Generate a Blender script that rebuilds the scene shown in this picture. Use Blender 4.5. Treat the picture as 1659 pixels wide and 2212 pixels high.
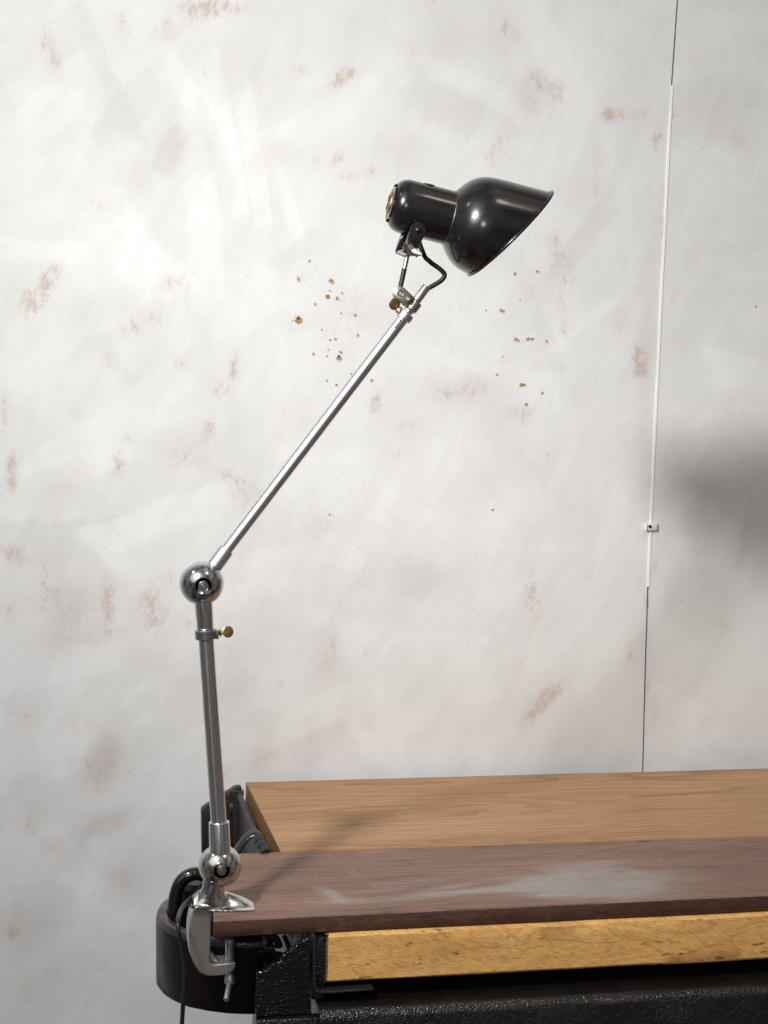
import bpy, bmesh, math, random
from mathutils import Vector, Matrix, noise
random.seed(7)
scene = bpy.context.scene
for o in list(bpy.data.objects): bpy.data.objects.remove(o)
R = math.radians

# ------------------------------------------------------------------ camera
F_PX, PITCH, YAW, ROLL = 4500.0, R(8.2), R(11.6), R(1.48)      # focal length in units of a 1659 x 2212 frame
fwd = Vector((math.sin(YAW)*math.cos(PITCH), math.cos(YAW)*math.cos(PITCH), -math.sin(PITCH)))
rt0 = Vector((math.cos(YAW), -math.sin(YAW), 0)); up0 = rt0.cross(fwd)
rt = math.cos(ROLL)*rt0 + math.sin(ROLL)*up0
up = -math.sin(ROLL)*rt0 + math.cos(ROLL)*up0
CAM = Vector((-0.29053, -2.29942, 0.79843))
cd = bpy.data.cameras.new('camera'); cam = bpy.data.objects.new('camera', cd); scene.collection.objects.link(cam)
m3 = Matrix((rt, up, -fwd)).transposed()
cam.matrix_world = Matrix.Translation(CAM) @ m3.to_4x4()
cd.sensor_fit = 'VERTICAL'; cd.sensor_height = 36.0; cd.lens = 36.0*F_PX/2212.0
cd.clip_start = 0.05; cd.clip_end = 100
scene.camera = cam

# ------------------------------------------------------------------ world: a dim workshop
w = bpy.data.worlds.new('World'); scene.world = w; w.use_nodes = True
nt = w.node_tree; nt.nodes.clear()
def N(t, typ, **kw):
    n = t.nodes.new(typ)
    for k, v in kw.items(): setattr(n, k, v)
    return n
tc = N(nt, 'ShaderNodeTexCoord'); sx = N(nt, 'ShaderNodeSeparateXYZ'); nt.links.new(tc.outputs['Generated'], sx.inputs[0])
rp = N(nt, 'ShaderNodeValToRGB'); mr = N(nt, 'ShaderNodeMapRange')
mr.inputs['From Min'].default_value = -1; mr.inputs['From Max'].default_value = 1
nt.links.new(sx.outputs['Z'], mr.inputs['Value']); nt.links.new(mr.outputs[0], rp.inputs[0])
e = rp.color_ramp.elements
e[0].position = 0.0; e[0].color = (.075, .065, .058, 1); e[1].position = 1.0; e[1].color = (.37, .352, .325, 1)
for p, c in ((.34, (.11, .095, .085)), (.45, (.115, .104, .097)), (.56, (.115, .107, .098)), (.72, (.195, .188, .178))):
    q = e.new(p); q.color = (*c, 1)
nz = N(nt, 'ShaderNodeTexNoise'); nz.inputs['Scale'].default_value = 2.6; nz.inputs['Detail'].default_value = 1.5
nt.links.new(tc.outputs['Generated'], nz.inputs['Vector'])
nr = N(nt, 'ShaderNodeMapRange'); nr.inputs['From Min'].default_value = .38; nr.inputs['From Max'].default_value = .62
nr.inputs['To Min'].default_value = .25; nr.inputs['To Max'].default_value = 1.75
nt.links.new(nz.outputs['Fac'], nr.inputs['Value'])
mx = N(nt, 'ShaderNodeMix', data_type='RGBA', blend_type='MULTIPLY'); mx.inputs['Factor'].default_value = 1
nt.links.new(rp.outputs[0], mx.inputs['A']); nt.links.new(nr.outputs[0], mx.inputs['B'])
bg = N(nt, 'ShaderNodeBackground'); bg.inputs['Strength'].default_value = .85
vd = N(nt, 'ShaderNodeVectorMath', operation='DOT_PRODUCT'); vn = N(nt, 'ShaderNodeVectorMath', operation='NORMALIZE')
nt.links.new(tc.outputs['Generated'], vn.inputs[0]); nt.links.new(vn.outputs[0], vd.inputs[0]); vd.inputs[1].default_value = Vector((-.62, -.50, .60)).normalized()
pm = N(nt, 'ShaderNodeMapRange', interpolation_type='SMOOTHSTEP'); pm.inputs['From Min'].default_value = .86; pm.inputs['From Max'].default_value = .97; pm.inputs['To Max'].default_value = .95
nt.links.new(vd.outputs['Value'], pm.inputs['Value'])
ad = N(nt, 'ShaderNodeMix', data_type='RGBA', blend_type='ADD'); ad.inputs['Factor'].default_value = 1                # bright patch added to the world for the metal to reflect
nt.links.new(mx.outputs['Result'], ad.inputs['A']); nt.links.new(pm.outputs[0], ad.inputs['B'])
nt.links.new(ad.outputs['Result'], bg.inputs[0])
wo = N(nt, 'ShaderNodeOutputWorld'); nt.links.new(bg.outputs[0], wo.inputs[0])

# ------------------------------------------------------------------ lamps
def area(name, loc, target, size, power, col=(1, 1, 1), shape='DISK'):
    ld = bpy.data.lights.new(name, 'AREA'); ld.shape = shape; ld.size = size; ld.energy = power; ld.color = col
    o = bpy.data.objects.new(name, ld); scene.collection.objects.link(o); o.location = loc
    o.rotation_euler = (Vector(target)-Vector(loc)).to_track_quat('-Z', 'Y').to_euler(); return o
key = area('studio_softbox', (-.70, -.84, 1.44), (.52, .55, .35), .16, 8.7, (1, .998, .985))
key.data.spread = R(84)                                            # gridded softbox: the beam falls off to the sides
area('ceiling_lamp', (.9, -.9, 2.6), (.4, .2, 0), .35, 3, (1, .86, .7))
area('ceiling_lamp', (-1.6, .1, 2.5), (0, .3, .2), .35, 2, (1, .94, .88))
area('flash_fill', (-.62, -2.6, 1.15), (.2, .3, .25), .55, 9.0, (.86, .92, 1))  # flash guessed from the shade's glint, enlarged and raised as added front fill

scene.render.engine = 'CYCLES'
scene.view_settings.view_transform = 'Standard'; scene.view_settings.look = 'None'
scene.view_settings.exposure = 0; scene.view_settings.gamma = 1; scene.view_settings.use_curve_mapping = False
scene.render.resolution_x = 768; scene.render.resolution_y = 1024

# ------------------------------------------------------------------ measuring helpers: picture point -> point on a real plane
def ray(u, v): return fwd + rt*((u-829.5)/F_PX) - up*((v-1106)/F_PX)
def onZ(u, v, z): r = ray(u, v); return CAM + r*((z-CAM.z)/r.z)
def onY(u, v, y): r = ray(u, v); return CAM + r*((y-CAM.y)/r.y)
SU = .000532                                                       # metres per picture unit at the lamp
B0 = Vector((0, 0, .05))                                           # lower ball joint
PHI, LEAN = R(3), R(2.5)
EX = Vector((math.cos(PHI), -math.sin(PHI), 0)); EY = Vector((math.sin(PHI), math.cos(PHI), 0))
EN = (-math.cos(LEAN)*EY + math.sin(LEAN)*Vector((0, 0, 1)))       # lamp plane normal, towards the viewer
def LP(u, v, off=0):
    r = ray(u, v); return CAM + r*((B0-CAM).dot(EN)/r.dot(EN)) + EN*off
def LO(u, v, off): o = B0+EN*off; r = ray(u, v); return CAM + r*((o-CAM).dot(EN)/r.dot(EN))
c1 = lambda x, y: ((1100+x/2.860)/1.35624, (480+y/2.860)/1.35624)
c11 = lambda x, y: ((1100+x/6.913)/1.35624, (640+y/6.913)/1.35624)
c3 = lambda x, y: ((440+x/4.425)/1.35624, (2500+y/4.425)/1.35624)
c4 = lambda x, y: ((700+x/3.318)/1.35624, (2600+y/3.318)/1.35624)
c5 = lambda x, y: ((800+x/1.843)/1.35624, (700+y/1.843)/1.35624)

# ------------------------------------------------------------------ object helpers
def thing(name, label, cat, loc, group=None):
    o = bpy.data.objects.new(name, None); scene.collection.objects.link(o); o.location = loc
    o.empty_display_size = .02; o['label'] = label; o['category'] = cat
    if group: o['group'] = group
    return o
def base_of(p):
    while p.parent: p = p.parent
    return Vector(p.location)
def obj(name, bm, mats, parent=None, smooth=True, label=None, cat=None, angle=40, origin=None):
    o0 = base_of(parent) if parent else (Vector(origin) if origin else Vector((0, 0, 0)))
    bmesh.ops.recalc_face_normals(bm, faces=bm.faces)
    for v in bm.verts: v.co -= o0
    me = bpy.data.meshes.new(name); bm.to_mesh(me); bm.free()
    o = bpy.data.objects.new(name, me); scene.collection.objects.link(o)
    for m in (mats if isinstance(mats, (list, tuple)) else [mats]): me.materials.append(m)
    if smooth:
        me.polygons.foreach_set('use_smooth', [True]*len(me.polygons))
        me.set_sharp_from_angle(angle=R(angle))
    if parent: o.parent = parent
    else: o.location = o0
    if label: o['label'] = label
    if cat: o['category'] = cat
    return o
def frame(d):
    d = d.normalized(); a = Vector((0, 0, 1)) if abs(d.z) < .9 else Vector((1, 0, 0))
    x = a.cross(d).normalized(); return x, d.cross(x)
def lathe(bm, p, d, prof, seg=48, close=True):
    """prof: (t, r) along axis d from p"""
    d = d.normalized(); x, y = frame(d); rings = []
    for t, r in prof:
        if r < 1e-7: rings.append([bm.verts.new(p+d*t)])
        else: rings.append([bm.verts.new(p+d*t+(x*math.cos(2*math.pi*k/seg)+y*math.sin(2*math.pi*k/seg))*r) for k in range(seg)])
    for a, b in zip(rings, rings[1:]):
        for k in range(seg):
            k2 = (k+1) % seg
            if len(a) == 1 and len(b) == 1: continue
            if len(a) == 1: bm.faces.new((a[0], b[k], b[k2]))
            elif len(b) == 1: bm.faces.new((a[k], a[k2], b[0]))
            else: bm.faces.new((a[k], a[k2], b[k2], b[k]))
    if close:
        for rg in (rings[0], rings[-1]):
            if len(rg) > 1: bm.faces.new(rg)
def rod(bm, a, b, r, r2=None, seg=40, ch=None):
    r2 = r if r2 is None else r2; L = (b-a).length; ch = min(r, r2)*.12 if ch is None else ch
    lathe(bm, a, b-a, [(0, 0), (0, r-ch), (ch, r), (L-ch, r2), (L, r2-ch), (L, 0)], seg)
def catmull(pts, n=10, closed=False):
    out = []; m = len(pts)
    for i in range(m if closed else m-1):
        g = (lambda k: pts[k % m]) if closed else (lambda k: pts[max(0, min(m-1, k))])
        p0, p1, p2, p3 = g(i-1), g(i), g(i+1), g(i+2)
        for k in range(n):
            t = k/n
            out.append(.5*((2*p1)+(p2-p0)*t+(2*p0-5*p1+4*p2-p3)*t*t+(3*p1-p0-3*p2+p3)*t**3))
    if not closed: out.append(pts[-1].copy())
    return out
def sweep(bm, path, r, seg=14, closed=False, ry=None, upv=None):
    rings = []; n = len(path); x = None
    for i, p in enumerate(path):
        if closed: d = path[(i+1) % n]-path[i-1]
        else: d = path[min(n-1, i+1)]-path[max(0, i-1)]
        d.normalize()
        if upv is not None: x = upv.cross(d).normalized()
        elif x is None: x, _ = frame(d)
        else: x = (x-d*x.dot(d)).normalized()
        y = d.cross(x); rr = r(i/(n-1)) if callable(r) else r; r2 = rr if ry is None else ry
        rings.append([bm.verts.new(p+x*math.cos(2*math.pi*k/seg)*rr+y*math.sin(2*math.pi*k/seg)*r2) for k in range(seg)])
    for i in range(n if closed else n-1):
        a, b = rings[i], rings[(i+1) % n]
        for k in range(seg): bm.faces.new((a[k], a[(k+1) % seg], b[(k+1) % seg], b[k]))
    if not closed: bm.faces.new(rings[0]); bm.faces.new(rings[-1])
def prism(bm, front, back, bevel=0, seg=2):
    """two matching outlines joined into a solid"""
    a = [bm.verts.new(p) for p in front]; b = [bm.verts.new(p) for p in back]; n = len(a)
    fs = [bm.faces.new(a), bm.faces.new(b[::-1])]
    fs += [bm.faces.new((a[i], b[i], b[(i+1) % n], a[(i+1) % n])) for i in range(n)]
    bmesh.ops.recalc_face_normals(bm, faces=fs)
    if bevel:
        es = {e for f in fs for e in f.edges}
        bmesh.ops.bevel(bm, geom=list(es), offset=bevel, segments=seg, profile=.5, affect='EDGES', clamp_overlap=True)
def box(bm, x0, x1, y0, y1, z0, z1, bevel=0, seg=2):
    P = [(x0, y0), (x1, y0), (x1, y1), (x0, y1)]
    prism(bm, [Vector((x, y, z0)) for x, y in P], [Vector((x, y, z1)) for x, y in P], bevel, seg)
def ball(bm, c, r, s=(1, 1, 1), seg=24):
    m = Matrix.Translation(c) @ Matrix.Diagonal((*[k*r for k in s], 1))
    bmesh.ops.create_uvsphere(bm, u_segments=seg, v_segments=seg//2, radius=1, matrix=m)

# ------------------------------------------------------------------ materials
def mat(name, base=(.5, .5, .5), rough=.5, metal=0, coat=0, spec=.5):
    m = bpy.data.materials.new(name); m.use_nodes = True; t = m.node_tree
    b = t.nodes['Principled BSDF']; b.inputs['Base Color'].default_value = (*base, 1)
    b.inputs['Roughness'].default_value = rough; b.inputs['Metallic'].default_value = metal
    b.inputs['Coat Weight'].default_value = coat; b.inputs['Coat Roughness'].default_value = .08
    b.inputs['Specular IOR Level'].default_value = spec
    return m, t, b
def coords(t, scale=(1, 1, 1), rot=(0, 0, 0), attr='Object'):
    c = N(t, 'ShaderNodeTexCoord'); mp = N(t, 'ShaderNodeMapping')
    if any(rot): mp.vector_type = 'TEXTURE'; scale = tuple(1/k for k in scale)   # turn first, then stretch
    mp.inputs['Scale'].default_value = scale; mp.inputs['Rotation'].default_value = rot
    t.links.new(c.outputs[attr], mp.inputs[0]); return mp.outputs[0]
def noi(t, vec, scale, detail=4, rough=.55, dist=0):
    n = N(t, 'ShaderNodeTexNoise'); n.inputs['Scale'].default_value = scale; n.inputs['Detail'].default_value = detail
    n.inputs['Roughness'].default_value = rough; n.inputs['Distortion'].default_value = dist
    t.links.new(vec, n.inputs['Vector']); return n.outputs['Fac']
def rng(t, v, a, b, c=0, d=1):
    n = N(t, 'ShaderNodeMapRange'); n.inputs['From Min'].default_value = a; n.inputs['From Max'].default_value = b
    n.inputs['To Min'].default_value = c; n.inputs['To Max'].default_value = d
    t.links.new(v, n.inputs['Value']); return n.outputs[0]
def mth(t, op, a, b=None, clamp=False):
    n = N(t, 'ShaderNodeMath', operation=op, use_clamp=clamp)
    for i, v in enumerate((a, b)):
        if v is None: continue
        if isinstance(v, (int, float)): n.inputs[i].default_value = v
        else: t.links.new(v, n.inputs[i])
    return n.outputs[0]
def mixc(t, fac, a, b, blend='MIX'):
    n = N(t, 'ShaderNodeMix', data_type='RGBA', blend_type=blend)
    for k, v in (('Factor', fac), ('A', a), ('B', b)):
        if isinstance(v, (int, float)): n.inputs[k].default_value = v
        elif isinstance(v, tuple): n.inputs[k].default_value = (*v, 1)
        else: t.links.new(v, n.inputs[k])
    return n.outputs['Result']
def bump(t, b, h, dist, strength=1):
    n = N(t, 'ShaderNodeBump'); n.inputs['Distance'].default_value = dist; n.inputs['Strength'].default_value = strength
    t.links.new(h, n.inputs['Height']); t.links.new(n.outputs[0], b.inputs['Normal'])

def metal(name, col, dark, rough, axis=None, rv=.08):
    m, t, b = mat(name, col, rough, 1)
    v = coords(t); p = noi(t, v, 30, 5, .65)
    cl = mixc(t, rng(t, p, .3, .75), dark, col); t.links.new(cl, b.inputs['Base Color'])
    fine = noi(t, v, 420, 3, .6)
    rr = mth(t, 'ADD', rng(t, p, .3, .7, rough+rv*.5, rough-rv*.5), rng(t, fine, .45, .75, 0, .06), True)
    t.links.new(rr, b.inputs['Roughness']); bump(t, b, noi(t, v, 260, 3, .6), .00006, .25)
    if axis is not None:                                          # polished round and round: highlights stretch along the tube
        b.inputs['Anisotropic'].default_value = .55
        c = N(t, 'ShaderNodeCombineXYZ')
        for k in range(3): c.inputs[k].default_value = axis[k]
        t.links.new(c.outputs[0], b.inputs['Tangent'])
    return m
M = {}
M['cast_metal'] = metal('polished_aluminium', (.72, .71, .69), (.54, .53, .515), .14)
M['steel'] = metal('worn_steel', (.64, .655, .685), (.46, .47, .49), .16)
M['pole_steel'] = metal('pole_steel', (.84, .855, .885), (.58, .59, .615), .23, (LP(466, 1681)-LP(473.1, 1774.5)).normalized())
M['bright_steel'] = metal('bright_steel', (.84, .87, .885), (.72, .75, .77), .40, (LP(874.6, 682.6)-LP(489.9, 1186.8)).normalized())
M['dark_steel'] = metal('grey_steel', (.46, .45, .455), (.34, .33, .33), .34)
M['nickel'] = metal('nickel', (.74, .70, .63), (.52, .48, .43), .3)
M['nut_metal'] = metal('nut_metal', (.55, .53, .5), (.4, .38, .36), .3)
M['brass'] = metal('brass', (.55, .40, .18), (.40, .28, .12), .42)
M['old_brass'] = metal('tarnished_brass', (.40, .29, .17), (.20, .13, .08), .5)
M['copper'] = metal('tarnished_bolt', (.42, .3, .24), (.25, .19, .16), .3)
M['recess'] = mat('dark_recess', (.008, .0075, .007), .8, spec=0)[0]

_t = M['cast_metal'].node_tree; _b = _t.nodes['Principled BSDF']
_l = _b.inputs['Roughness'].links[0].from_socket; _s = N(_t, 'ShaderNodeSeparateXYZ'); _t.links.new(coords(_t), _s.inputs[0])
_t.links.new(mth(_t, 'ADD', _l, rng(_t, _s.outputs['Z'], .004, -.006, 0, .30), True), _b.inputs['Roughness'])
def enamel():
    m, t, b = mat('black_enamel', (.012, .0095, .011), .3, 0, .6, .4)
    v = coords(t)
    d = rng(t, noi(t, v, 14, 6, .65), .5, .75); dust = rng(t, noi(t, v, 1100, 2, .5), .66, .74)
    cl = mixc(t, mth(t, 'MULTIPLY', d, .5), (.0048, .0036, .0046), (.015, .012, .014))
    cl = mixc(t, mth(t, 'MULTIPLY', dust, .35), cl, (.12, .115, .11)); t.links.new(cl, b.inputs['Base Color'])
    t.links.new(rng(t, noi(t, v, 22, 5, .6), .3, .7, .16, .34), b.inputs['Roughness'])
    b.inputs['Coat Roughness'].default_value = .10
    bump(t, b, mth(t, 'ADD', noi(t, v, 700, 3, .6), mth(t, 'MULTIPLY', noi(t, v, 60, 2), .8)), .00022, .45)
    return m
M['enamel'] = enamel()
M['gloss_black'] = mat('gloss_black', (.008, .007, .0075), .12, 0, .4)[0]
M['rubber'] = mat('black_cable', (.012, .011, .011), .38)[0]
M['white_enamel'] = mat('white_enamel', (.75, .74, .71), .3)[0]
def iron(name, scale, amt, rough, base=(.0065, .0055, .006), stretch=(1, 1, 1), spec=.45):
    m, t, b = mat(name, base, rough, 0, 0, spec)
    v = coords(t, stretch)
    vo = N(t, 'ShaderNodeTexVoronoi', feature='SMOOTH_F1'); vo.inputs['Scale'].default_value = scale; vo.inputs['Smoothness'].default_value = .6; t.links.new(v, vo.inputs['Vector'])
    h = mth(t, 'ADD', mth(t, 'MULTIPLY', vo.outputs['Distance'], -1.0), mth(t, 'MULTIPLY', noi(t, v, scale*.35, 3, .55), .7))
    t.links.new(rng(t, noi(t, v, 30, 4), .35, .7, rough-.1, rough+.14), b.inputs['Roughness'])
    sp = rng(t, noi(t, coords(t), 420, 2), .71, .75)
    cl = mixc(t, mth(t, 'MULTIPLY', sp, .25), base, (.16, .10, .085)); t.links.new(cl, b.inputs['Base Color'])
    bump(t, b, h, amt, .8); return m
M['iron'] = iron('black_painted_iron', 520, .0015, .25, spec=.7)
M['iron_rough'] = iron('hammered_black_iron', 330, .0017, .17, stretch=(.7, 1, 1.1))
M['iron_drum'] = iron('brownish_black_iron', 420, .00035, .34, (.0065, .0045, .0045), spec=.28)
M['iron_rim'] = iron('rim_highlight', 260, .0004, .26, (.035, .029, .029), spec=.6)
M['iron_worn'] = iron('worn_black_iron', 380, .0006, .42, (.016, .014, .0145))

def wood(name, c_light, c_dark, c_line, stretch, n1, rough, rings=26, line=.5, fibre=.35, smear=None, saw=0, glue=None):
    m, t, b = mat(name, c_light, rough, 0, 0, .3)
    v = coords(t, stretch); gl = None
    if glue:                                                      # a second strip glued along the front edge
        sp_ = N(t, 'ShaderNodeSeparateXYZ'); t.links.new(coords(t), sp_.inputs[0]); gl = mth(t, 'LESS_THAN', sp_.outputs['Y'], glue)
        va = N(t, 'ShaderNodeVectorMath', operation='MULTIPLY_ADD'); cb_ = N(t, 'ShaderNodeCombineXYZ')
        for k_ in range(3): t.links.new(gl, cb_.inputs[k_])
        t.links.new(cb_.outputs[0], va.inputs[0]); va.inputs[1].default_value = (3.1, 5.7, 0); t.links.new(v, va.inputs[2]); v = va.outputs[0]
    big = noi(t, v, n1, 2, .45, .25)
    fr = mth(t, 'FRACT', mth(t, 'MULTIPLY', big, rings))
    ln = mth(t, 'POWER', fr, 5.0)
    fine = noi(t, coords(t, (stretch[0]*6, stretch[1]*30, stretch[2]*30)), n1*2, 5, .6)
    tone = noi(t, coords(t, (stretch[0]*1.4, stretch[1]*1.1, stretch[2]*1.1)), n1*1.7, 3, .6)
    cl = mixc(t, rng(t, tone, .32, .68), c_dark, c_light)
    cl = mixc(t, mth(t, 'MULTIPLY', ln, line), cl, c_line)
    cl = mixc(t, mth(t, 'MULTIPLY', rng(t, fine, .42, .7), fibre), cl, c_line)
    pore = noi(t, coords(t, (110, 300, 300)), 1, 4, .65); cl = mixc(t, mth(t, 'MULTIPLY', rng(t, pore, .48, .72), .38), cl, c_line)
    if gl is not None: cl = mixc(t, mth(t, 'MULTIPLY', gl, .16), cl, c_line)
    if saw:                                                       # band-saw marks and dark checks on the rough face
        sv = coords(t, (14, 14, 95), (0, R(28), 0)); s1 = noi(t, sv, 5, 3, .6)
        cl = mixc(t, mth(t, 'MULTIPLY', rng(t, s1, .5, .68), saw), cl, c_line)
        ck = noi(t, coords(t, (26, 60, 75)), 1.7, 4, .6); cl = mixc(t, mth(t, 'MULTIPLY', rng(t, ck, .62, .70), .8), cl, (.09, .045, .022))
        sp = noi(t, coords(t, (3, 3, 3)), 4, 2); cl = mixc(t, rng(t, sp, .45, .75, 0, .3), cl, (.5, .24, .07))
    if smear:
        a = N(t, 'ShaderNodeAttribute'); a.attribute_name = 'smear'
        pt = rng(t, noi(t, coords(t, (5, 9, 8)), 1.6, 5, .6), .25, .6, .55, 1)
        pt = mth(t, 'MULTIPLY', pt, rng(t, noi(t, coords(t, (30, 120, 60), (0, 0, R(8))), 2.2, 5, .7), .36, .62, .6, 1))
        cl = mixc(t, mth(t, 'MULTIPLY', a.outputs['Fac'], pt, True), cl, smear)
        a2 = N(t, 'ShaderNodeAttribute'); a2.attribute_name = 'knot'
        cl = mixc(t, mth(t, 'MULTIPLY', a2.outputs['Fac'], .8, True), cl, c_line)
    t.links.new(cl, b.inputs['Base Color'])
    t.links.new(rng(t, fine, .3, .7, rough-.06, rough+.1), b.inputs['Roughness'])
    bump(t, b, mth(t, 'SUBTRACT', fine, ln), .0004 if not saw else .0012, .4); return m
M['walnut'] = wood('walnut', (.285, .168, .122), (.185, .104, .075), (.07, .036, .026), (1.1, 9, 9), 1.3, .5, 18, .4, .5, smear=(.33, .305, .29))
M['walnut_edge'] = wood('walnut_edge', (.145, .07, .048), (.085, .04, .028), (.02, .010, .007), (3, 20, 20), 1.6, .6, 20, .5, .7)
M['cedar'] = wood('cedar', (.50, .29, .145), (.40, .215, .10), (.19, .09, .04), (.7, 6.5, 6.5), 1.1, .5, 26, .6, .6, glue=.032)
M['cedar_end'] = wood('cedar_end', (.27, .145, .06), (.2, .10, .04), (.1, .05, .02), (14, 3, 20), 1.6, .6, 16, .4, .4)
M['oak'] = wood('rough_oak', (1.0, .60, .22), (.92, .50, .15), (.36, .16, .045), (4, 14, 14), 1.6, .65, 8, .12, .45, saw=.5)
M['oak_end'] = wood('oak_end', (.3, .16, .06), (.2, .1, .04), (.08, .04, .02), (20, 5, 20), 1.6, .7, 10, .3, .4)

def plaster():
    m, t, b = mat('limewashed_plaster', (.8, .79, .78), .6, 0, 0, .25)
    A = lambda n: (lambda a: (setattr(a, 'attribute_name', n), a.outputs['Fac'])[1])(N(t, 'ShaderNodeAttribute'))
    tone, scuff, mauve = A('tone'), A('scuff'), A('mauve')
    v = coords(t)
    soft = noi(t, v, 5, 5, .6, .8); wisp = noi(t, coords(t, (9, 9, 3.5), (0, R(25), 0)), 2.2, 6, .65, .5)
    sp = noi(t, coords(t, (1, 1, .6)), 150, 5, .7)                 # broken, dry-brushed texture
    st = noi(t, coords(t, (260, 260, 30), (0, R(35), 0)), 1, 3, .6)
    k = mth(t, 'ADD', tone, mth(t, 'ADD', rng(t, soft, .3, .7, -.22, .22), rng(t, wisp, .35, .65, -.14, .14)))
    cl = mixc(t, rng(t, k, -.55, .5), (.665, .656, .648), (.85, .852, .847))
    cl = mixc(t, mth(t, 'MULTIPLY', mauve, rng(t, soft, .3, .6, .3, 1), True), cl, (.52, .475, .47))
    st2 = noi(t, coords(t, (230, 230, 34), (0, R(-52), 0)), 1, 3, .6)
    sel = rng(t, noi(t, v, 4.5, 1), .47, .53); stm = N(t, 'ShaderNodeMix'); t.links.new(sel, stm.inputs['Factor']); t.links.new(st, stm.inputs['A']); t.links.new(st2, stm.inputs['B']); st = stm.outputs['Result']
    br = mth(t, 'ADD', mth(t, 'MULTIPLY', sp, .80), mth(t, 'MULTIPLY', st, .30))
    thr = mth(t, 'SUBTRACT', .615, mth(t, 'MULTIPLY', scuff, .135))
    msk = mth(t, 'MULTIPLY', mth(t, 'SUBTRACT', br, thr), 7.5, True)
    msk = mth(t, 'MULTIPLY', msk, mth(t, 'MULTIPLY', scuff, 1.15, True))
    cl = mixc(t, mth(t, 'MULTIPLY', msk, .58), cl, (.50, .345, .27))
    cl = mixc(t, mth(t, 'MULTIPLY', scuff, .24, True), cl, (.62, .5, .45))
    ridge = None
    for q_, (rot, sc3, gate) in enumerate(((35, (2, 2, 16), 5), (-50, (2.5, 2.5, 20), 4), (72, (2, 2, 18), 6))):
        n1_ = noi(t, coords(t, sc3, (0, R(rot), 0)), 1.6, 3, .5, .3); g1 = noi(t, coords(t, (1, 1, 1), (0, 0, q_)), gate, 3, .6)
        ln = mth(t, 'MULTIPLY', rng(t, mth(t, 'ABSOLUTE', mth(t, 'SUBTRACT', n1_, .5)), .0, .010, 1, 0), rng(t, g1, .52, .64))
        ridge = ln if ridge is None else mth(t, 'MAXIMUM', ridge, ln)
    pit = rng(t, noi(t, v, 210, 2, .5), .70, .74)
    cl = mixc(t, mth(t, 'MULTIPLY', ridge, .20), cl, (.64, .62, .60))
    cl = mixc(t, mth(t, 'MULTIPLY', pit, .25), cl, (.5, .46, .43))
    t.links.new(cl, b.inputs['Base Color'])
    h_ = mth(t, 'ADD', noi(t, v, 60, 5, .6), mth(t, 'MULTIPLY', msk, -.7))
    h_ = mth(t, 'ADD', h_, mth(t, 'MULTIPLY', ridge, -.2)); h_ = mth(t, 'ADD', h_, mth(t, 'MULTIPLY', wisp, 2.5)); h_ = mth(t, 'ADD', h_, mth(t, 'MULTIPLY', tone, .8))
    bump(t, b, h_, .0008, .45); return m
M['plaster'] = plaster()
def chipm():
    m, t, b = mat('bare_brown_board', (.3, .17, .08), .85)
    cl = mixc(t, rng(t, noi(t, coords(t), 330, 4), .38, .62), (.30, .16, .075), (.50, .33, .18)); t.links.new(cl, b.inputs['Base Color']); return m
M['chip'] = chipm()
M['chip_lip'] = mat('feathered_limewash', (.70, .65, .60), .7)[0]
M['strip'] = mat('gap_light_white', (.95, .95, .94), .3)[0]
M['clip'] = mat('clip_plastic', (.78, .78, .77), .4)[0]

# ------------------------------------------------------------------ the wall: two limewashed panels with an open joint
WY = .55
seam_pts = [(-1.0, .6965), (-.0073, .6944), (.12, .6918), (.273, .6897), (.357, .6892), (.7, .6900), (.975, .6917), (1.102, .6950), (1.9, .71)]
def seam(z):
    for (a, b), (c, d) in zip(seam_pts, seam_pts[1:]):
        if a <= z <= c: return b+(d-b)*(z-a)/(c-a)
    return seam_pts[0][1] if z < 0 else seam_pts[-1][1]
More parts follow.
